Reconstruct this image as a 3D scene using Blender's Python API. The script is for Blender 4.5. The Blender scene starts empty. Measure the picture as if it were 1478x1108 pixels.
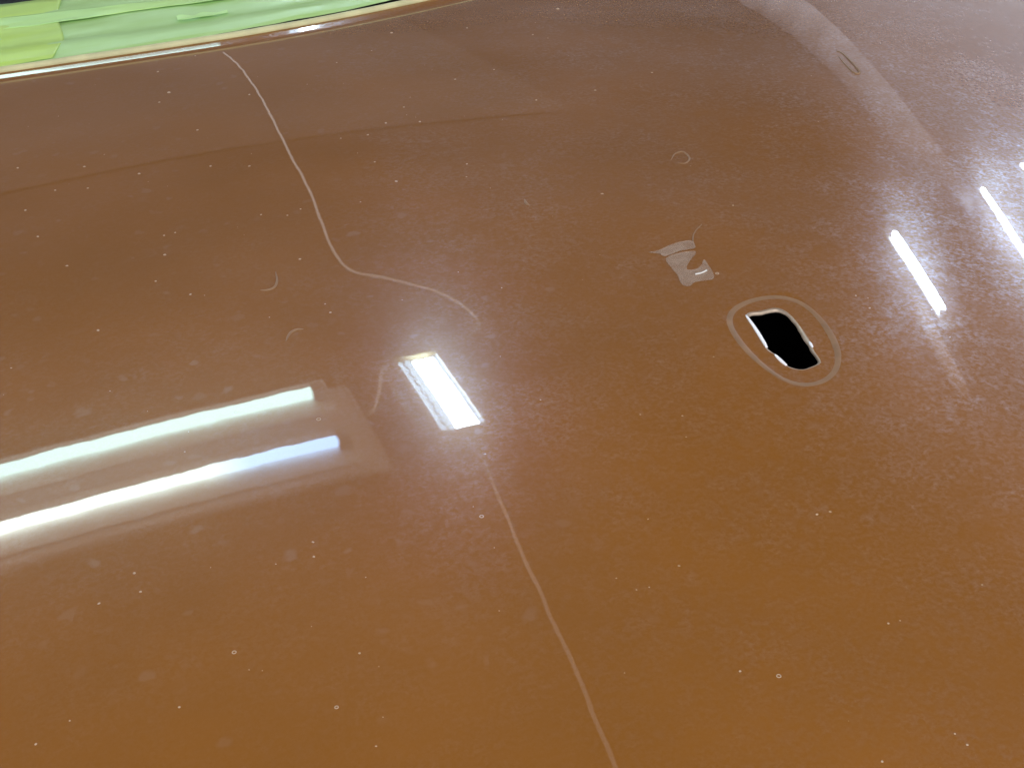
import bpy, bmesh, math, random
import numpy as np
from mathutils import Matrix, Vector, noise

# ------------------------------------------------------------------ camera, light, exposure
sc = bpy.context.scene
cam_data = bpy.data.cameras.new('camera')
cam = bpy.data.objects.new('camera', cam_data)
sc.collection.objects.link(cam)
sc.camera = cam
cam_data.sensor_width = 36.0
cam_data.lens = 53.6
cam_data.clip_start = .02
cam_data.clip_end = 200
R_ = Vector((.93717199, -.34814525, -.02243992))
D_ = Vector((-.20803818, -.50606664, -.83702847))
F_ = Vector((.28005139, .789108, -.54669899))
C_ = Vector((-.23804369, -.6707418, .46469414))
m = Matrix((R_, -D_, -F_)).transposed().to_4x4()
m.translation = C_
cam.matrix_world = m

world = bpy.data.worlds.new('World')
sc.world = world
world.use_nodes = True
bg = world.node_tree.nodes['Background']
bg.inputs['Color'].default_value = (.96, .97, 1.0, 1)
bg.inputs['Strength'].default_value = 1.5

fill = bpy.data.lights.new('fill_light', 'AREA')  # added fill lamp, unseen behind the camera, brightens the panel
fill.shape = 'RECTANGLE'
fill.size, fill.size_y = 1.6, .8
fill.energy = 14
fill.color = (1.0, .97, .92)
fill_o = bpy.data.objects.new('fill_light', fill)
fill_o.location = (.3, -1.3, 1.9)
fill_o.rotation_euler = (math.radians(25), 0, 0)
sc.collection.objects.link(fill_o)

vs = sc.view_settings
vs.view_transform = 'Standard'
vs.look = 'None'
vs.exposure = 0.0
vs.gamma = 1.0
vs.use_curve_mapping = False
sc.cycles.use_denoising = True
sc.cycles.caustics_reflective = False
sc.cycles.caustics_refractive = False
sc.cycles.max_bounces = 6
sc.cycles.sample_clamp_indirect = 12

C = sc.collection
rnd = random.Random(7)

# ------------------------------------------------------------------ helpers
def link(name, me, mat=None, parent=None):
    o = bpy.data.objects.new(name, me)
    C.objects.link(o)
    if mat is not None:
        me.materials.append(mat)
    if parent is not None:
        o.parent = parent
    return o

def mesh_from(name, V, F, smooth=True):
    me = bpy.data.meshes.new(name)
    me.from_pydata([tuple(map(float, v)) for v in V], [], F)
    if smooth:
        me.polygons.foreach_set('use_smooth', [True] * len(me.polygons))
    me.update()
    return me

def tag(o, label, cat, group=None):
    o['label'] = label
    o['category'] = cat
    if group:
        o['group'] = group
    return o

def empty(name, loc):
    o = bpy.data.objects.new(name, None)
    o.location = loc
    o.empty_display_size = .05
    C.objects.link(o)
    return o

def box(name, x0, x1, y0, y1, z0, z1, mat, parent=None, bevel=0, off=(0, 0, 0)):
    bm = bmesh.new()
    bmesh.ops.create_cube(bm, size=1)
    for v in bm.verts:
        v.co = Vector(((x0 + x1) / 2 + v.co.x * (x1 - x0) - off[0],
                       (y0 + y1) / 2 + v.co.y * (y1 - y0) - off[1],
                       (z0 + z1) / 2 + v.co.z * (z1 - z0) - off[2]))
    if bevel:
        bmesh.ops.bevel(bm, geom=bm.edges[:], offset=bevel, segments=2, affect='EDGES')
    me = bpy.data.meshes.new(name)
    bm.to_mesh(me)
    bm.free()
    return link(name, me, mat, parent)

def catmull(P, n=8, closed=False):
    P = [Vector(p) for p in P]
    out = []
    N = len(P)
    for i in range(N if closed else N - 1):
        p1, p2 = P[i], P[(i + 1) % N]
        p0 = P[i - 1] if (closed or i > 0) else p1 * 2 - p2
        p3 = P[(i + 2) % N] if (closed or i + 2 < N) else p2 * 2 - p1
        for k in range(n):
            t = k / n
            out.append(.5 * ((2 * p1) + (p2 - p0) * t + (2 * p0 - 5 * p1 + 4 * p2 - p3) * t * t
                             + (3 * p1 - p0 - 3 * p2 + p3) * t ** 3))
    if not closed:
        out.append(P[-1])
    return out

def tube_mesh(name, pts, r, sides=10, caps=True):
    V, F = [], []
    n = len(pts)
    for i, p in enumerate(pts):
        d = (pts[min(i + 1, n - 1)] - pts[max(i - 1, 0)]).normalized()
        up = Vector((0, 0, 1)) if abs(d.z) < .9 else Vector((1, 0, 0))
        a = d.cross(up).normalized()
        b = a.cross(d).normalized()
        rr = r[i] if isinstance(r, (list, tuple)) else r
        for k in range(sides):
            t = 2 * math.pi * k / sides
            V.append(p + (a * math.cos(t) + b * math.sin(t)) * rr)
    for i in range(n - 1):
        for k in range(sides):
            F.append((i * sides + k, i * sides + (k + 1) % sides, (i + 1) * sides + (k + 1) % sides, (i + 1) * sides + k))
    if caps:
        F.append(tuple(range(sides))[::-1])
        F.append(tuple((n - 1) * sides + k for k in range(sides)))
    return mesh_from(name, V, F)

# ------------------------------------------------------------------ materials
def new_mat(name):
    mt = bpy.data.materials.new(name)
    mt.use_nodes = True
    nt = mt.node_tree
    return mt, nt, nt.nodes['Principled BSDF']

def simple(name, col, rough=.5, metal=0, spec=.5, var=0, scale=20, coat=0):
    mt, nt, b = new_mat(name)
    b.inputs['Roughness'].default_value = rough
    b.inputs['Metallic'].default_value = metal
    b.inputs['Specular IOR Level'].default_value = spec
    b.inputs['Coat Weight'].default_value = coat
    b.inputs['Base Color'].default_value = (*col, 1)
    if var:
        tc = nt.nodes.new('ShaderNodeTexCoord')
        nz = nt.nodes.new('ShaderNodeTexNoise')
        nz.inputs['Scale'].default_value = scale
        nz.inputs['Detail'].default_value = 5
        rp = nt.nodes.new('ShaderNodeValToRGB')
        rp.color_ramp.elements[0].position = .3
        rp.color_ramp.elements[1].position = .7
        rp.color_ramp.elements[0].color = (*[c * (1 - var) for c in col], 1)
        rp.color_ramp.elements[1].color = (*[min(1, c * (1 + var)) for c in col], 1)
        nt.links.new(tc.outputs['Object'], nz.inputs['Vector'])
        nt.links.new(nz.outputs['Fac'], rp.inputs['Fac'])
        nt.links.new(rp.outputs['Color'], b.inputs['Base Color'])
    return mt

def emit(name, col, strength):
    mt = bpy.data.materials.new(name)
    mt.use_nodes = True
    nt = mt.node_tree
    nt.nodes.remove(nt.nodes['Principled BSDF'])
    e = nt.nodes.new('ShaderNodeEmission')
    e.inputs['Color'].default_value = (*col, 1)
    e.inputs['Strength'].default_value = strength
    nt.links.new(e.outputs[0], nt.nodes['Material Output'].inputs['Surface'])
    return mt

def paint_material():
    mt, nt, b = new_mat('brown_lacquer')
    N, L = nt.nodes, nt.links
    tc = N.new('ShaderNodeTexCoord')
    def nz(scale, detail=3, rough=.5, dist=0):
        n = N.new('ShaderNodeTexNoise')
        n.inputs['Scale'].default_value = scale
        n.inputs['Detail'].default_value = detail
        n.inputs['Roughness'].default_value = rough
        n.inputs['Distortion'].default_value = dist
        L.new(tc.outputs['Object'], n.inputs['Vector'])
        return n
    def ramp(src, p0, p1, v0=0., v1=1.):
        r = N.new('ShaderNodeMapRange')
        r.inputs['From Min'].default_value = p0
        r.inputs['From Max'].default_value = p1
        r.inputs['To Min'].default_value = v0
        r.inputs['To Max'].default_value = v1
        L.new(src, r.inputs['Value'])
        return r.outputs['Result']
    def math_(op, a, c):
        q = N.new('ShaderNodeMath')
        q.operation = op
        for i, v in enumerate((a, c)):
            if isinstance(v, (int, float)):
                q.inputs[i].default_value = v
            else:
                L.new(v, q.inputs[i])
        return q.outputs[0]
    # colour: brown with slow drifts of tone
    big = nz(6, 4)
    mix = N.new('ShaderNodeMix')
    mix.data_type = 'RGBA'
    mix.inputs['A'].default_value = (.228, .087, .0105, 1)
    mix.inputs['B'].default_value = (.256, .097, .0125, 1)
    L.new(ramp(big.outputs['Fac'], .35, .65), mix.inputs['Factor'])
    # dust and overspray: fine flecks, thick in patches, thin elsewhere
    sep = N.new('ShaderNodeSeparateXYZ')
    L.new(tc.outputs['Object'], sep.inputs[0])
    # overspray lies thickest towards the shoulder on the right
    side = math_('ADD', math_('MULTIPLY', sep.outputs['X'], .914), math_('MULTIPLY', sep.outputs['Y'], -.20))
    side = math_('ADD', side, ramp(nz(5, 3).outputs['Fac'], 0, 1, -.14, .14))
    area = ramp(side, -.10, .28, .16, 1.)
    fleck = math_('MULTIPLY', ramp(nz(340, 3, .65, .3).outputs['Fac'], .38, .72), ramp(nz(100, 3, .6, .4).outputs['Fac'], .34, .66, .3, 1.))
    grain = ramp(nz(900, 2, .6).outputs['Fac'], .3, .8)
    patch = ramp(nz(16, 3).outputs['Fac'], .35, .7, .35, 1.)
    # soft round smudges of unequal size, in one cell of four
    vo = N.new('ShaderNodeTexVoronoi')
    vo.inputs['Scale'].default_value = 78
    wp = N.new('ShaderNodeMix')
    wp.data_type = 'VECTOR'
    wp.inputs['Factor'].default_value = .012
    L.new(tc.outputs['Object'], wp.inputs['A'])
    L.new(nz(90, 2).outputs['Color'], wp.inputs['B'])
    L.new(wp.outputs['Result'], vo.inputs['Vector'])
    sc_ = N.new('ShaderNodeSeparateColor')
    L.new(vo.outputs['Color'], sc_.inputs[0])
    spot = ramp(math_('SUBTRACT', vo.outputs['Distance'], math_('MULTIPLY', sc_.outputs[1], .20)), .02, .22, 1., 0.)
    blot = math_('MULTIPLY', math_('MULTIPLY', spot, ramp(sc_.outputs[0], .55, 1.0)), .20)
    dust = math_('MAXIMUM', math_('MULTIPLY', math_('MULTIPLY', fleck, patch), area), blot)
    dust = math_('ADD', dust, math_('MULTIPLY', grain, .05))
    mix2 = N.new('ShaderNodeMix')
    mix2.data_type = 'RGBA'
    mix2.inputs['B'].default_value = (.42, .34, .30, 1)
    L.new(math_('MULTIPLY', dust, .09), mix2.inputs['Factor'])
    L.new(mix.outputs['Result'], mix2.inputs['A'])
    L.new(mix2.outputs['Result'], b.inputs['Base Color'])
    b.inputs['Roughness'].default_value = .17
    L.new(math_('ADD', .032, math_('MULTIPLY', dust, .5)), b.inputs['Specular IOR Level'])
    b.inputs['Coat Weight'].default_value = 1
    b.inputs['Coat Roughness'].default_value = .012
    b.inputs['Coat IOR'].default_value = 1.5
    haze = N.new('ShaderNodeBsdfGlossy')
    haze.inputs['Roughness'].default_value = .29
    haze.inputs['Color'].default_value = (.85, .85, .95, 1)
    mixs = N.new('ShaderNodeMixShader')
    L.new(math_('ADD', .012, math_('MULTIPLY', dust, .19)), mixs.inputs['Fac'])
    L.new(b.outputs[0], mixs.inputs[1])
    L.new(haze.outputs[0], mixs.inputs[2])
    L.new(mixs.outputs[0], N['Material Output'].inputs['Surface'])
    bump = N.new('ShaderNodeBump')
    bump.inputs['Strength'].default_value = 1
    bump.inputs['Distance'].default_value = 1
    h1 = math_('MULTIPLY', nz(28, 2).outputs['Fac'], 1.6e-5)
    h2 = math_('MULTIPLY', nz(170, 2).outputs['Fac'], 1.4e-6)
    L.new(math_('ADD', h1, h2), bump.inputs['Height'])
    L.new(bump.outputs['Normal'], b.inputs['Coat Normal'])
    return mt

M = {}
M['paint'] = paint_material()
M['primer'] = simple('cream_primer', (.50, .40, .28), .55, var=.15, scale=300)
M['bare'] = simple('bare_edge_metal', (.42, .33, .25), .35, metal=.5, var=.12, scale=400)
M['black'] = simple('black_void', (.004, .004, .004), .9, spec=.05)
M['rubber'] = simple('black_rubber', (.008, .009, .009), .6, spec=.2)
M['bead'] = simple('cream_bead', (.62, .60, .34), .5, var=.12, scale=60)
M['nib'] = simple('dust_grain', (.46, .33, .23), .5)
M['ceiling'] = simple('ceiling_board', (.085, .078, .088), .8, var=.6, scale=.7, spec=.1)
M['ceiling_pale'] = simple('pale_ceiling_board', (.128, .116, .122), .8, var=.3, scale=.7, spec=.1)
def ceiling_painted_glow(mt, pale):
    # colour ramp paints in the brighter reflected glow on the right, soft border
    nt = mt.node_tree
    N, L = nt.nodes, nt.links
    b = N['Principled BSDF']
    src = b.inputs['Base Color'].links[0].from_socket
    tc = N.new('ShaderNodeTexCoord')
    dt = N.new('ShaderNodeVectorMath')
    dt.operation = 'DOT_PRODUCT'
    dt.inputs[1].default_value = (.91, -.41, 0)
    nz = N.new('ShaderNodeTexNoise')
    nz.inputs['Scale'].default_value = 1.3
    ad = N.new('ShaderNodeMath')
    mr = N.new('ShaderNodeMapRange')
    mr.interpolation_type = 'SMOOTHSTEP'
    mr.inputs['From Min'].default_value = 1.4
    mr.inputs['From Max'].default_value = 3.0
    mx = N.new('ShaderNodeMix')
    mx.data_type = 'RGBA'
    mx.inputs['B'].default_value = (*pale, 1)
    L.new(tc.outputs['Object'], dt.inputs[0])
    L.new(tc.outputs['Object'], nz.inputs['Vector'])
    L.new(dt.outputs['Value'], ad.inputs[0])
    L.new(nz.outputs['Fac'], ad.inputs[1])
    L.new(ad.outputs[0], mr.inputs['Value'])
    L.new(mr.outputs['Result'], mx.inputs['Factor'])
    L.new(src, mx.inputs['A'])
    L.new(mx.outputs['Result'], b.inputs['Base Color'])
ceiling_painted_glow(M['ceiling'], (.27, .25, .28))
M['joint'] = simple('ceiling_joint', (.04, .035, .03), .9)
M['tray'] = simple('tray_enamel', (.52, .51, .54), .5)
M['white'] = simple('white_enamel', (.75, .75, .74), .4)
M['grey'] = simple('grey_metal', (.42, .43, .45), .35, metal=.3)
M['cord'] = simple('pale_cord', (.90, .87, .84), .5)
M['yellow'] = simple('yellow_frame', (.42, .34, .15), .5)
M['tubeA'] = emit('tube_cyan_glow', (.64, 1.0, .98), 12.5)
def tube_fade():
    mt = emit('tube_white_glow', (.8, 1, .96), 17)
    nt = mt.node_tree
    e = next(n for n in nt.nodes if n.type == 'EMISSION')
    tc = nt.nodes.new('ShaderNodeTexCoord')
    sp = nt.nodes.new('ShaderNodeSeparateXYZ')
    rp = nt.nodes.new('ShaderNodeValToRGB')
    mr = nt.nodes.new('ShaderNodeMapRange')
    mr.inputs['From Min'].default_value = -.9
    mr.inputs['From Max'].default_value = .38
    el = rp.color_ramp.elements
    el[0].position, el[0].color = 0, (.86, 1, .95, 1)
    el[1].position, el[1].color = 1, (.36, .62, 1.0, 1)
    q = el.new(.70); q.color = (.74, .98, .95, 1)
    q = el.new(.80); q.color = (.42, .70, 1.0, 1)
    nt.links.new(tc.outputs['Object'], sp.inputs[0])
    nt.links.new(sp.outputs['X'], mr.inputs['Value'])
    nt.links.new(mr.outputs['Result'], rp.inputs['Fac'])
    nt.links.new(rp.outputs['Color'], e.inputs['Color'])
    return mt
M['tubeB'] = tube_fade()
M['led'] = emit('led_glow', (.64, .83, 1.0), 120)
M['lens'] = emit('lens_glow', (.55, .80, 1.0), 8)
M['strip'] = emit('strip_glow', (.62, .79, 1.0), 95)

# ------------------------------------------------------------------ the panel
RX, RY = 7.0, 12.0
LX, LY = .300, .100
LD = (.405, .914)
RS, SM, CM = .55, .21, .055
T1, R1, R2, TE = .0083, .0366, 1.2, .0175

def y_edge(x):
    u = np.asarray(x, float) + .05
    return .642 + (np.where(u > 0, .85, .32) * u * u) / (1 + .8 * np.abs(u)) + 7 * np.maximum(0, u - .34) ** 2

def height(x, y):
    x = np.asarray(x, float)
    y = np.asarray(y, float)
    s = (x - LX) * LD[1] - (y - LY) * LD[0]
    w = .035
    sp = w * np.logaddexp(0, s / w)
    t = y - (y_edge(x) - TE)
    up = np.where(t <= 0, 0, np.where(t < T1, t * t / (2 * R1),
                  T1 * T1 / (2 * R1) + T1 / R1 * (t - T1) + (t - T1) ** 2 / (2 * R2)))
    return -CM * CM * RX * np.log(np.cosh(x / (RX * CM))) - y * y / (2 * RY) - SM * SM * RS * np.log(np.cosh(sp / (RS * SM))) + up

HOLE = [(.1578, .0195), (.1667, .0200), (.1736, .0206), (.1786, .0192), (.1807, .0125), (.1798, .0006), (.1775, -.0106),
        (.1753, -.0216), (.1733, -.0294), (.1712, -.0407), (.1617, -.0441), (.1566, -.0436), (.1527, -.0394),
        (.1523, -.0344), (.1523, -.0259), (.1509, -.0183), (.1541, -.0005)]
RING = [(.1452, .0273), (.1665, .0368), (.1918, .0355), (.1975, .0174), (.1953, -.0081), (.1884, -.0349), (.1769, -.0531),
        (.1621, -.0625), (.1491, -.0610), (.1423, -.0525), (.1389, -.0377), (.1371, -.0160), (.1400, .0063)]
HC = Vector((.1655, -.0125))
def polar(outline, n=6):
    pts = [Vector((p.x, p.y)) - HC for p in catmull([(a, b, 0) for a, b in outline], n, True)]
    th = np.array([math.atan2(p.y, p.x) for p in pts])
    rr = np.array([p.length for p in pts])
    o = np.argsort(th)
    th, rr = th[o], rr[o]
    th = np.concatenate([th - 2 * math.pi, th, th + 2 * math.pi])
    rr = np.concatenate([rr, rr, rr])
    return lambda a: np.interp(a, th, rr)
_hr = polar(HOLE)
hole_r = lambda a: _hr(a) + .0016
ring_r = polar(RING)

def relief(x, y):
    dx, dy = np.asarray(x) - HC.x, np.asarray(y) - HC.y
    a, r = np.arctan2(dy, dx), np.hypot(dx, dy)
    d = r - ring_r(a)
    return .00020 * np.exp(-(d / .0026) ** 2) - .00035 / (1 + np.exp(np.clip(d / .0016, -40, 40)))

def build_panel():
    st = .005
    xs = np.arange(-150, 261) * st
    ys = np.arange(-130, 111) * st                     # up to .55
    tail = np.concatenate([np.linspace(0, 1, 22)[1:-1] ** .8 * .82, np.linspace(.82, 1, 26)])
    nx, ny = len(xs), len(ys) + len(tail)
    Xg = np.repeat(xs[:, None], ny, 1)
    ye = y_edge(xs)[:, None]
    # rows of the tail gather in the upturned lip
    lipstart = ye - TE - .004
    t0 = .55 + (lipstart - .55) * (tail[:20][None, :] / .82)
    t1 = lipstart + (ye - lipstart) * np.linspace(0, 1, 27)[1:][None, :]
    Yg = np.concatenate([np.repeat(ys[None, :], nx, 0), t0, t1], 1)
    ny = Yg.shape[1]
    Xg = np.repeat(xs[:, None], ny, 1)
    Zg = height(Xg, Yg)
    wx0, wx1 = np.searchsorted(xs, .115 - 1e-6), np.searchsorted(xs, .22 - 1e-6)
    wy0, wy1 = np.searchsorted(ys, -.085 - 1e-6), np.searchsorted(ys, .06 - 1e-6)
    V = np.stack([Xg, Yg, Zg], -1).reshape(-1, 3)
    idx = lambda i, j: i * ny + j
    F = []
    for i in range(nx - 1):
        for j in range(ny - 1):
            if wx0 <= i < wx1 and wy0 <= j < wy1:
                continue
            F.append((idx(i, j), idx(i + 1, j), idx(i + 1, j + 1), idx(i, j + 1)))
    # fan of rings between the window in the grid and the opening
    ringv = [idx(i, wy0) for i in range(wx0, wx1)] + [idx(wx1, j) for j in range(wy0, wy1)] + \
            [idx(i, wy1) for i in range(wx1, wx0, -1)] + [idx(wx0, j) for j in range(wy1, wy0, -1)]
    B = V[ringv][:, :2]
    ang = np.arctan2(B[:, 1] - HC.y, B[:, 0] - HC.x)
    inner = np.stack([HC.x + hole_r(ang) * np.cos(ang), HC.y + hole_r(ang) * np.sin(ang)], -1)
    V = list(map(tuple, V))
    prev = ringv
    K = 44
    n = len(ringv)
    for k in range(1, K + 1):
        t = k / K
        P = B * (1 - t) + inner * t
        z = height(P[:, 0], P[:, 1]) + relief(P[:, 0], P[:, 1]) * min(1, t * 3)
        cur = list(range(len(V), len(V) + n))
        V += [(P[q, 0], P[q, 1], z[q]) for q in range(n)]
        for q in range(n):
            F.append((prev[q], prev[(q + 1) % n], cur[(q + 1) % n], cur[q]))
        prev = cur
    me = mesh_from('panel_skin', V, F)
    last = [Vector(V[q]) for q in prev]
    # turned down lip of the opening, rounded at the top
    LV, LF = [], []
    steps = [(-.0002, .0003), (.0004, .00028), (.0010, .0001), (.0016, -.0003), (.0020, -.0009), (.0021, -.0016)]
    for (inn, dz) in steps:
        for q in range(n):
            p = last[q]
            d = (HC - p.xy)
            d.normalize()
            j = 1 + .35 * noise.noise(Vector((p.x * 160, p.y * 160, 1.3)))
            LV.append((p.x + d.x * inn * j, p.y + d.y * inn * j, p.z + dz - .0003))
    for s in range(len(steps) - 1):
        for q in range(n):
            LF.append((s * n + q, s * n + (q + 1) % n, (s + 1) * n + (q + 1) % n, (s + 1) * n + q))
    return me, mesh_from('hole_lip', LV, LF)

panel = empty('car_roof_panel', (0, 0, 0))
tag(panel, 'glossy brown lacquered car body panel with a small rectangular opening', 'car panel')
skin_me, lip_me = build_panel()
skin = link('panel_skin', skin_me, M['paint'], panel)
lip = link('opening_lip', lip_me, M['bare'], panel)
lip['label'] = 'pale bare edge around the rectangular opening'
rim_pts = catmull([(a, b, 0) for a, b in RING], 8, True)
for _ in range(60):
    rim_pts = [(rim_pts[i - 1] + rim_pts[i] * 2 + rim_pts[(i + 1) % len(rim_pts)]) / 4 for i in range(len(rim_pts))]
V, F = [], []
for q in rim_pts:
    d = (q.xy - HC).normalized()
    for off_, dz in ((-.0030, -.00012), (-.0016, .00006), (0, .00012), (.0016, .00006), (.0030, -.00012)):
        x, y = q.x + d.x * off_, q.y + d.y * off_
        V.append((x, y, float(height(x, y) + relief(x, y)) + dz))
nr = len(rim_pts)
for i in range(nr):
    for k in range(4):
        F.append((i * 5 + k, ((i + 1) % nr) * 5 + k, ((i + 1) % nr) * 5 + k + 1, i * 5 + k + 1))
M['rim_sheen'] = simple('painted_rim_sheen', (.235, .128, .06), .45, var=.2, scale=90)  # paler rim colour paints in the ceiling reflection on the ridge
rim = link('raised_rim', mesh_from('raised_rim', V, F), M['rim_sheen'], panel)
# white slivers paint in the highlights on the edge of the opening
def glint(pts, r):
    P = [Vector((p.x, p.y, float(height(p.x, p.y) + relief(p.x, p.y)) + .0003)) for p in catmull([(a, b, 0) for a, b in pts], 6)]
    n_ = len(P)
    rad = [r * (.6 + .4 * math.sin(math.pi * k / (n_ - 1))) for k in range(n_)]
    o = link('painted_glint', tube_mesh('painted_glint', P, rad, 8), M['glint'], panel)
M['glint'] = simple('painted_glint', (.93, .95, 1.0), .25, coat=1)
glint([(.1562, .0192), (.1548, .0080), (.1530, -.0030), (.1512, -.0130), (.1502, -.0175)], .0011)
glint([(.1508, -.0262), (.1509, -.0330), (.1514, -.0385)], .0010)
glint([(.1764, -.0205), (.1758, -.0232), (.1752, -.0262)], .0009)
# dark hollow under the opening
def well(name, x0, x1, y0, y1, z0, z1, parent):
    V = [(x0, y0, z1), (x1, y0, z1), (x1, y1, z1), (x0, y1, z1), (x0, y0, z0), (x1, y0, z0), (x1, y1, z0), (x0, y1, z0)]
    F = [(4, 5, 6, 7), (0, 1, 5, 4), (1, 2, 6, 5), (2, 3, 7, 6), (3, 0, 4, 7)]
    return link(name, mesh_from(name, V, F, False), M['black'], parent)
well('hollow', .12, .215, -.075, .05, -.14, -.0045, panel)

# ------------------------------------------------------------------ far edge: bead, gap and taped trim
def sweep(name, prof, xs, mat, parent=None, wob=0, closed=False, smooth=True, seed=0):
    """prof: (dy, dz) measured from the panel's far edge"""
    V, F = [], []
    npf = len(prof)
    for x in xs:
        ye = float(y_edge(x))
        ze = float(height(x, ye))
        for k, (dy, dz) in enumerate(prof):
            w = wob * noise.noise(Vector((x * 30, k * .7, seed))) if wob else 0
            V.append((x, ye + dy + w, ze + dz + w))
    for i in range(len(xs) - 1):
        for k in range(npf - (0 if closed else 1)):
            k2 = (k + 1) % npf
            F.append((i * npf + k, i * npf + k2, (i + 1) * npf + k2, (i + 1) * npf + k))
    return link(name, mesh_from(name, V, F, smooth), mat, parent)
XS = np.linspace(-.6, .38, 197)
bead_prof = [(.0034 + .0036 * math.cos(t), .0008 + .0034 * math.sin(t)) for t in np.linspace(0, 2 * math.pi, 13)[:-1]]
bead = sweep('edge_bead', bead_prof, XS, M['bead'], panel, wob=.0002, closed=True)
bead['label'] = 'thin cream strip along the far edge'

AL = math.radians(3)
A0, Z0 = .009, -.003
def face(v):
    return (A0 + v * math.cos(AL), Z0 + v * math.sin(AL))
trim = empty('masked_trim', (0, .66, 0))
tag(trim, 'dark raised trim behind the brown panel, mostly covered by green tape', 'trim')
body_prof = [(.014, -.06), (.0150, -.012), (.018, -.0065), (.026, -.0045), face(.02), face(.16), face(.9), (.9, -.3)]
body_prof = [(a, b - .0012) for a, b in body_prof]
tb = sweep('trim_body', body_prof, XS, M['rubber'], None, smooth=False)
tb.parent = trim
tb.matrix_parent_inverse = Matrix.Translation((0, -.66, 0))
ub = box('gap_floor', -.6, .36, .55, .85, -.06, -.045, M['black'], None)
ub.parent = panel

def tape_mat(name, c1, c2, rough=.35):
    mt, nt, b = new_mat(name)
    N, L = nt.nodes, nt.links
    tc = N.new('ShaderNodeTexCoord')
    mp = N.new('ShaderNodeMapping')
    mp.inputs['Scale'].default_value = (12, 60, 60)
    nz = N.new('ShaderNodeTexNoise')
    nz.inputs['Scale'].default_value = 1.0
    nz.inputs['Detail'].default_value = 4
    mix = N.new('ShaderNodeMix')
    mix.data_type = 'RGBA'
    mix.inputs['A'].default_value = (*c1, 1)
    mix.inputs['B'].default_value = (*c2, 1)
    r = N.new('ShaderNodeMapRange')
    r.inputs['From Min'].default_value = .35
    r.inputs['From Max'].default_value = .65
    L.new(tc.outputs['Object'], mp.inputs['Vector'])
    L.new(mp.outputs['Vector'], nz.inputs['Vector'])
    L.new(nz.outputs['Fac'], r.inputs['Value'])
    L.new(r.outputs['Result'], mix.inputs['Factor'])
    L.new(mix.outputs['Result'], b.inputs['Base Color'])
    b.inputs['Roughness'].default_value = rough
    return mt
M['tape_pale'] = tape_mat('pale_green_tape', (.48, .73, .33), (.42, .66, .24))
M['tape_lime'] = tape_mat('lime_tape', (.52, .76, .16), (.48, .70, .20))
M['tape_light'] = tape_mat('light_lime_tape', (.56, .86, .30), (.50, .80, .32))

def tape(name, mat, x0, x1, lo, hi, lift, seed, label):
    """a film patch on the trim: lo(x), hi(x) bound it along the slope"""
    V, F = [], []
    n = 140
    mcount = 18
    for i in range(n + 1):
        for k in range(mcount + 1):
            t = k / mcount
            xa = x0(t) if callable(x0) else x0
            xb = x1(t) if callable(x1) else x1
            x = xa + (xb - xa) * i / n
            v = lo(x) + (hi(x) - lo(x)) * t
            ye = float(y_edge(x))
            ze = float(height(x, ye))
            w = lift + .0016 * noise.noise(Vector((x * 12, v * 40, seed))) + .0007 * noise.noise(Vector((x * 40, v * 90, seed + 3)))
            w += .0040 * math.exp(-((v - .030) / .014) ** 2) * (.8 + .5 * noise.noise(Vector((x * 7, 0, seed))))
            w -= .0018 * math.exp(-((v - .052) / .010) ** 2)
            dy, dz = face(v)
            V.append((x, ye + dy - w * math.sin(AL), ze + dz + w * math.cos(AL)))
    mc = mcount + 1
    for i in range(n):
        for k in range(mcount):
            F.append((i * mc + k, i * mc + k + 1, (i + 1) * mc + k + 1, (i + 1) * mc + k))
    o = link(name, mesh_from(name, V, F), mat)
    sol = o.modifiers.new('thick', 'SOLIDIFY')
    sol.thickness = .0003
    sol.offset = -1
    tag(o, label, 'masking tape', 'tape masking the trim behind the panel')
    return o
wv = lambda x, a, f, s: a * noise.noise(Vector((x * f, s, 2.2)))
def front(x):
    return .0075 + (.022 if x > -.1 else .06) * (x + .1)
tape('masking_tape', M['tape_pale'], -.6, .38, front, lambda x: .150 + .05 * (-.2 - x) + wv(x, .004, 20, 1), .0012, 4,
     'long pale green masking tape along the far edge of the brown panel')
tape('masking_tape', M['tape_lime'], -.5, lambda t: -.160 - .022 * (1 - t) ** 2 + .004 * math.sin(t * 7), lambda x: front(x) + .006,
     lambda x: .150 + .05 * (-.2 - x) + wv(x, .005, 24, 5), .0022, 9, 'lime yellow patch of tape overlapping the left end of the green tape')
tape('masking_tape', M['tape_light'], -.5, .02, lambda x: .088 - (x + .155) * .03 + wv(x, .004, 14, 8),
     lambda x: .110 - (x + .155) * .08 + wv(x, .003, 12, 3), .0030, 14, 'narrow light lime strip of tape running lengthwise on the green tape')
tape('masking_tape', M['tape_light'], -.065, -.018, lambda x: .050 + 6 * (x + .042) ** 2 + wv(x, .003, 60, 2),
     lambda x: .060 - 6 * (x + .042) ** 2 + wv(x, .006, 90, 6), .0034, 21, 'tiny lime sliver of tape near the black gap')

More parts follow.
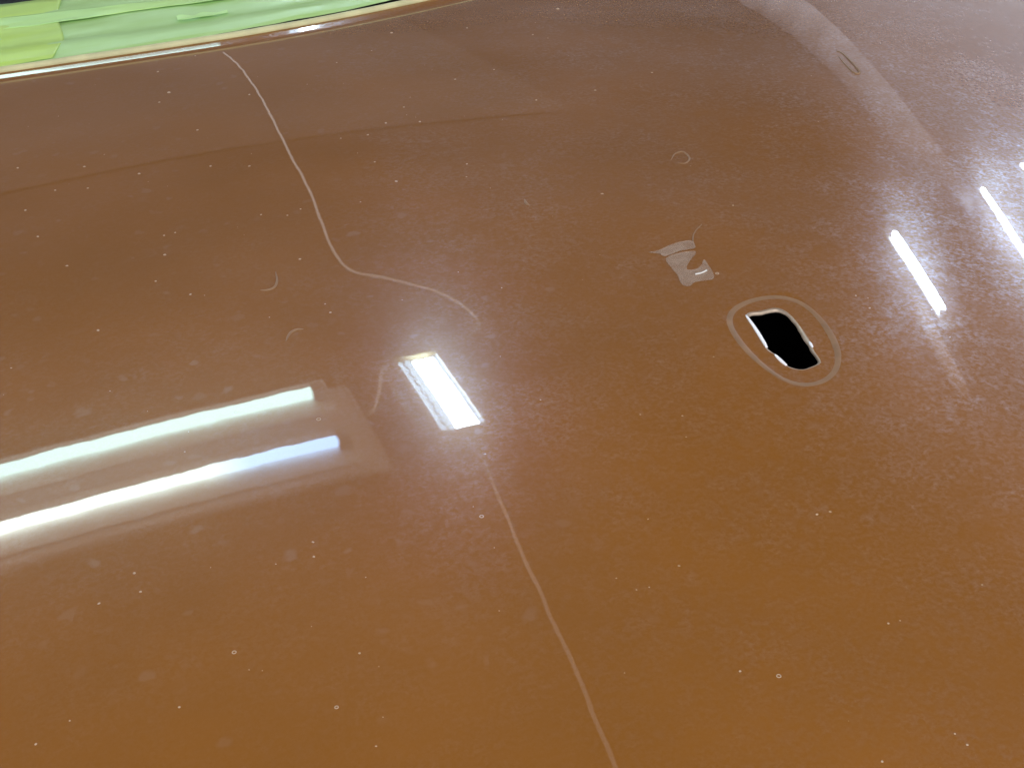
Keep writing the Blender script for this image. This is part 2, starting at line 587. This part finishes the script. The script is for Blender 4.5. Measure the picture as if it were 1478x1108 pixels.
# ------------------------------------------------------------------ blemishes in the lacquer
def on(x, y, dz=0):
    return Vector((x, y, float(height(x, y)) + dz))
NIBS = [(-0.1019, 0.5344, 2.01), (-0.1129, 0.5153, 1.17), (-0.102, 0.5912, 1.48), (-0.0955, 0.44, 1.44), (-0.1854, 0.4081, 1.5), (-0.2316, 0.4302, 1.42), (-0.1499, 0.3757, 1.47), (-0.21, 0.3748, 1.25), (-0.1878, 0.3672, 1.04), (-0.0994, 0.3654, 1.25), (-0.0733, 0.3526, 1.03), (-0.0426, 0.4981, 1.16), (-0.0652, 0.6179, 1.26), (0.1081, 0.6017, 1.91), (0.0421, 0.5424, 1.09), (0.1747, 0.5876, 1.28), (0.121, 0.4606, 1.28), (0.0637, 0.4165, 1.22), (0.0411, 0.3898, 1.3), (0.0219, 0.3725, 1.28), (0.066, 0.3818, 1.3), (0.0171, 0.2814, 1.29), (0.0013, 0.3745, 0.96), (0.0125, 0.3207, 0.92), (0.0729, 0.2901, 1.01), (0.0061, 0.6389, 1.29), (-0.1542, 0.2364, 1.4), (-0.1499, 0.2651, 1.05), (-0.1423, 0.266, 1.05), (-0.2078, 0.1556, 1.21), (-0.1483, 0.1756, 1.06), (-0.2291, 0.3026, 1.18), (-0.2331, 0.35, 1.23), (-0.2156, 0.2496, 1.03), (-0.0669, 0.2591, 0.96), (-0.0563, 0.2649, 1.06), (-0.0743, 0.1925, 1.09), (-0.0832, 0.2679, 0.96), (-0.1656, 0.2025, 1.08), (-0.0737, 0.1172, 1.18), (0.2721, 0.6114, 2.66), (0.222, 0.5457, 1.39), (0.2774, 0.4147, 1.41), (0.1651, 0.3897, 1.23), (0.1585, 0.4705, 1.18), (0.2171, 0.3928, 1.25), (0.143, 0.2061, 1.16), (-0.222, -0.0806, 1.03), (-0.2213, -0.0952, 0.94), (-0.2407, -0.0956, 0.81), (-0.2175, -0.1761, 0.93), (-0.137, -0.1747, 0.88), (-0.2775, -0.1733, 0.81), (-0.1453, -0.2296, 0.71), (-0.2625, -0.1655, 0.63), (-0.1373, -0.0922, 0.75), (-0.1396, -0.103, 0.88), (0.0989, -0.1641, 0.91), (0.106, -0.1645, 0.77), (0.019, -0.1747, 0.73), (0.0896, -0.2438, 0.78), (0.0136, -0.2469, 0.93), (0.0798, -0.3104, 0.73), (0.0811, -0.3173, 0.85), (0.0437, -0.3128, 0.83), (0.0955, -0.2441, 0.65), (-0.0003, -0.1833, 0.65), (0.2187, 0.1569, 1.25), (0.2303, 0.0017, 0.94), (0.1169, -0.0159, 0.72), (0.2305, 0.0179, 0.87), (-0.0362, -0.0569, 0.72), (0.0743, -0.0635, 0.83), (-0.1493, 0.0333, 0.62)]
BUBBLES = [(-0.1887, -0.1525, 1.46), (-0.1549, -0.2023, 1.27), (0.0278, -0.2555, 1.54), (-0.1088, 0.0083, 1.89), (-0.0551, -0.1052, 1.58), (0.1639, 0.0725, 1.76)]

def nib_cloud():
    V, F = [], []
    def dome(p, r, hgt, sx, ang):
        n = 8
        b = len(V)
        for lev, (q, z) in enumerate(((1, -.1), (.8, .55), (.4, .9))):
            for k in range(n):
                a = 2 * math.pi * k / n
                u = r * q * math.cos(a) * sx
                w = r * q * math.sin(a)
                V.append((p.x + u * math.cos(ang) - w * math.sin(ang), p.y + u * math.sin(ang) + w * math.cos(ang), p.z + z * hgt))
        V.append((p.x, p.y, p.z + hgt))
        for lev in range(2):
            for k in range(n):
                F.append((b + lev * n + k, b + lev * n + (k + 1) % n, b + (lev + 1) * n + (k + 1) % n, b + (lev + 1) * n + k))
        for k in range(n):
            F.append((b + 2 * n + k, b + 2 * n + (k + 1) % n, b + 3 * n))
    for x, y, r in NIBS:
        rr = r * .00072
        dome(on(x, y), rr, rr * .45, rnd.uniform(.8, 1.5), rnd.uniform(0, 3.1))
    for k in range(170):
        x, y = rnd.uniform(-.4, .6), rnd.uniform(-.4, .62)
        if .13 < x < .2 and -.07 < y < .04:
            continue
        rr = rnd.choice((.00022, .0003, .0003, .0004, .0005))
        dome(on(x, y), rr, rr * .35, rnd.uniform(.7, 1.6), rnd.uniform(0, 3.1))
    return mesh_from('dust_nibs', V, F)
nibs = link('dust_nibs', nib_cloud(), M['nib'], panel)
nibs['kind'] = 'stuff'

def ring_mesh(r, w):
    pts = [Vector((r * math.cos(a), r * math.sin(a), 0)) for a in np.linspace(0, 2 * math.pi, 17)]
    return tube_mesh('bubble_rim', pts, w, 6, False)
for x, y, r in BUBBLES:
    o = link('paint_bubble', ring_mesh(r * .0006, .00026), M['nib'], panel)
    o.location = on(x, y)

def mark(name, pts, r):
    P = [on(p.x, p.y) for p in catmull([(a, b, 0) for a, b in pts], 5)]
    n = len(P)
    rad = [r * (.35 + .65 * math.sin(math.pi * min(1, max(0, k / (n - 1))))) for k in range(n)]
    return link(name, tube_mesh(name, P, rad, 6), M['nib_dim'], panel)
M['nib_dim'] = simple('lacquer_ridge', (.27, .155, .08), .5)
mark('hair_mark', [(-.0928, .1815), (-.0945, .1702), (-.0981, .1621), (-.1029, .1604), (-.1069, .1622)], .0009)
mark('hair_mark', [(-.1063, .0956), (-.1025, .1025), (-.0976, .1055), (-.0936, .1046)], .0009)
mark('hair_mark', [(.2119, .2411), (.2197, .2505), (.2266, .252), (.2268, .241), (.22, .2327), (.2144, .2348)], .0008)
mark('hair_mark', [(.4518, .4139), (.4533, .406), (.4479, .3813), (.4423, .3611), (.4367, .3586), (.4391, .3757), (.4456, .4)], .0013)
mark('hair_mark', [(.09, .2177), (.0889, .2109), (.0899, .207)], .0011)

# scrap of clear film
def film_mat():
    mt, nt, b = new_mat('clear_film')
    b.inputs['Base Color'].default_value = (.50, .36, .27, 1)
    b.inputs['Roughness'].default_value = .25
    tc = nt.nodes.new('ShaderNodeTexCoord')
    nz = nt.nodes.new('ShaderNodeTexNoise')
    nz.inputs['Scale'].default_value = 120
    nz.inputs['Detail'].default_value = 3
    mr = nt.nodes.new('ShaderNodeMapRange')
    mr.inputs['From Min'].default_value = .3
    mr.inputs['From Max'].default_value = .7
    mr.inputs['To Min'].default_value = .22
    mr.inputs['To Max'].default_value = .55
    nt.links.new(tc.outputs['Object'], nz.inputs['Vector'])
    nt.links.new(nz.outputs['Fac'], mr.inputs['Value'])
    nt.links.new(mr.outputs['Result'], b.inputs['Alpha'])
    return mt
M['film'] = film_mat()
def sheet(name, outline, lift, parent, mat, curl=0):
    bm = bmesh.new()
    cx = sum(p[0] for p in outline) / len(outline)
    vs_ = []
    for q in catmull([(a, b, 0) for a, b in outline], 3, True):
        vs_.append(bm.verts.new(on(q.x, q.y, lift + curl * noise.noise(Vector((q.x * 90, q.y * 90, 4))))))
    f = bm.faces.new(vs_)
    if f.normal.z < 0:
        f.normal_flip()
    bmesh.ops.triangulate(bm, faces=bm.faces[:])
    r = bmesh.ops.extrude_face_region(bm, geom=bm.faces[:])
    for v in r['geom']:
        if isinstance(v, bmesh.types.BMVert):
            v.co.z += .00025
    bmesh.ops.recalc_face_normals(bm, faces=bm.faces[:])
    me = bpy.data.meshes.new(name)
    bm.to_mesh(me)
    bm.free()
    return link(name, me, mat, parent)
scrap = empty('film_scrap', (0, 0, 0))
tag(scrap, 'small torn scrap of clear film stuck on the brown panel beside the opening', 'film scrap')
sheet('flap', [(.1358, .1133), (.1431, .1136), (.1504, .1165), (.1594, .1189), (.1681, .1181), (.1659, .1081), (.1573, .1082), (.1436, .1046), (.1411, .1093)], .0004, scrap, M['film'], .0004)
sheet('torn_body', [(.1424, .102), (.1555, .1057), (.1646, .1035), (.1544, .0925), (.1484, .0838), (.1539, .0817), (.1594, .0857), (.1644, .0917), (.1633, .083), (.1618, .0739), (.1575, .0661), (.146, .0669), (.1407, .0632), (.1373, .0656), (.1375, .0714), (.1396, .0788), (.14, .0882)], .0003, scrap, M['film'], .0003)
P = [on(p.x, p.y, .0007) for p in catmull([(.1502, .0754, 0), (.1543, .0756, 0), (.1591, .0774, 0)], 6)]
link('crease_glint', tube_mesh('crease_glint', P, .0005, 6), M['white'], scrap)  # white tube paints the highlight along the film
P = [on(p.x, p.y, .0002) for p in catmull([(.1853, .1375, 0), (.1769, .1299, 0), (.1705, .1205, 0), (.1667, .109, 0)], 6)]
link('loose_thread', tube_mesh('loose_thread', P, .0004, 6), M['nib_dim'], scrap)

# ------------------------------------------------------------------ ceiling and lamps mirrored in the lacquer
ceiling = empty('ceiling', (0, 0, 2.0))
ceiling['kind'] = 'structure'
box('ceiling_board', -3.4, 40, -.4, 40, 2.0, 2.02, M['ceiling'], ceiling, off=(0, 0, 2.0))
box('ceiling_board', -3.4, 2.46, 5.80, 11.9, 1.996, 1.9995, M['ceiling_pale'], ceiling, off=(0, 0, 2.0))
box('joint_strip', -3.4, 2.30, 5.772, 5.796, 1.995, 1.9985, M['joint'], ceiling, off=(0, 0, 2.0))

def tube_x(name, x0, x1, y, z, r, mat, parent, n=2):
    pts = [Vector((x0 + (x1 - x0) * k / (n - 1), y, z)) for k in range(n)]
    return link(name, tube_mesh(name, pts, r, 14), mat, parent)
fix = empty('fluorescent_fixture', (0, 0, 0))
tag(fix, 'twin tube fluorescent ceiling light mirrored in the left of the brown panel', 'ceiling light')
box('tray', -1.3, .50, 2.53, 3.05, 1.972, 1.998, M['tray'], fix, .006)
box('end_cap', .5005, .512, 2.535, 3.045, 1.968, 1.997, M['tray'], fix, .002)
tube_x('tube', -1.1, .388, 3.0, 1.945, .021, M['tubeA'], fix)
tube_x('tube', -1.1, .388, 2.69, 1.945, .019, M['tubeB'], fix)
for y in (3.0, 2.69):
    box('lamp_holder', .392, .43, y - .03, y + .03, 1.92, 1.972, M['grey'], fix, .004)
    box('reflector', -1.2, .45, y - .105, y + .105, 1.968, 1.9718, M['white'], fix)

led = empty('led_floodlight', (0, 0, 0))
tag(led, 'dazzling white rectangular lamp mirrored in the middle of the brown panel', 'lamp')
box('housing', .685, .845, 2.60, 3.10, 1.955, 1.998, M['grey'], led, .004)
box('side_lens', .697, .741, 2.62, 3.08, 1.945, 1.954, M['lens'], led, .002)
box('side_lens', .824, .832, 2.62, 3.08, 1.945, 1.954, M['lens'], led, .002)
box('diffuser', .745, .820, 2.625, 3.075, 1.945, 1.954, M['led'], led, .003)
for x in (.690, .837):
    box('side_rail', x - .005, x + .005, 2.60, 3.10, 1.935, 1.954, M['white'], led, .002)
for y in (2.598, 3.102):
    box('end_plate', .678, .852, y - .008, y + .008, 1.935, 1.997, M['yellow'], led, .002)
P = [Vector((.716 + .006 * math.sin(k * 1.9), 2.62 + .46 * k / 24, 1.943)) for k in range(25)]
link('inner_wire', tube_mesh('inner_wire', P, .003, 6), M['grey'], led)

def strip(x0, y0, x1, y1, label):
    d = Vector((x1 - x0, y1 - y0, 0))
    o = empty('strip_light', (0, 0, 0))
    tag(o, label, 'ceiling light', 'strip lights above the right of the panel')
    a, b = Vector((x0, y0, 1.95)), Vector((x1, y1, 1.95))
    link('tube', tube_mesh('tube', [a, b], .026, 12), M['strip'], o)
    u = d.normalized()
    w = Vector((-u.y, u.x, 0)) * .05
    V = []
    for z in (1.975, 1.998):
        for p in (a - u * .1 - w, a - u * .1 + w, b + u * .1 + w, b + u * .1 - w):
            V.append((p.x, p.y, z))
    link('batten', mesh_from('batten', V, [(0, 1, 2, 3), (4, 7, 6, 5), (0, 4, 5, 1), (1, 5, 6, 2), (2, 6, 7, 3), (3, 7, 4, 0)], False), M['white'], o)
    for p in (a - u * .05, b + u * .05):
        box('lamp_holder', p.x - .03, p.x + .03, p.y - .03, p.y + .03, 1.94, 1.974, M['tray'], o, .003)
strip(3.119, 3.654, 2.962, 3.006, 'short strip light mirrored as the white streak nearest the opening')
strip(5.027, 4.792, 4.70, 3.85, 'strip light mirrored as the white streak at the right border')
strip(6.659, 5.98, 6.75, 5.2, 'far strip light mirrored as a bright spot on the right border')

def cord(pts, r, label, z=1.988):
    P = []
    for p in catmull([(a, b, 0) for a, b in pts], 6):
        j = noise.noise_vector(Vector((p.x * 9, p.y * 9, 5))) * .006
        P.append(Vector((p.x + j.x, p.y + j.y, z)))
    o = link('power_cord', tube_mesh('power_cord', P, r, 8), M['cord'])
    tag(o, label, 'cord', 'power cords along the ceiling')
cord([(1.059, 8.239), (1.065, 7.949), (1.054, 7.542), (1.019, 6.939), (.983, 6.482), (.89, 5.477), (.852, 4.967), (.806, 4.589), (.764, 4.217), (.764, 3.983), (.807, 3.89), (.879, 3.808), (.938, 3.734), (.992, 3.65), (1.039, 3.552), (1.067, 3.44), (1.07, 3.323), (1.03, 3.263), (.979, 3.225), (.892, 3.193), (.80, 3.12)], .0066,
     'long pale cord mirrored as the wavy line from bright lamp to far edge')
cord([(.790, 2.59), (.785, 2.545), (.779, 2.487), (.766, 2.374), (.732, 2.119), (.714, 1.917), (.692, 1.721), (.683, 1.565), (.668, 1.447), (.654, 1.335), (.64, 1.234), (.62, 1.1), (.60, .9)], .0062,
     'pale cord mirrored as the line from bright lamp to bottom border')
cord([(.524, 2.847), (.556, 2.879), (.584, 2.937), (.616, 3.021), (.65, 3.097), (.69, 3.11)], .007, 'short cord joining the twin tube light to the bright lamp')
cord([(.653, 3.132), (.65, 3.041), (.646, 2.935), (.651, 2.83), (.662, 2.744), (.683, 2.67)], .005, 'thin cord hanging along the side of the bright lamp')

def added_pipe(name, a, b, r, mat, label, cat):
    n = 24
    a, b = Vector(a), Vector(b)
    P = [a + (b - a) * k / (n - 1) for k in range(n)]
    o = link(name, tube_mesh(name, P, r, 20), mat)
    tag(o, label, cat)
M['added_pipe'] = simple('added_white_pipe', (.70, .69, .74), .5)
M['added_duct'] = simple('added_pale_duct', (.37, .355, .40), .6, var=.25, scale=3)
added_pipe('added_streak_duct', (4.22, 4.35, 1.95), (5.62, 9.9, 1.95), .23, M['added_duct'], 'added pale cylinder mirrored as the milky streak at the upper right', 'added_duct')  # cylinder added overhead only to reflect as a milky streak
added_pipe('added_streak_pipe', (2.76, 2.98, 1.95), (2.59, 2.42, 1.95), .045, M['added_pipe'], 'short added pale cylinder mirrored as the soft streak right of the opening', 'added_pipe')  # added too, its reflection makes the soft streak
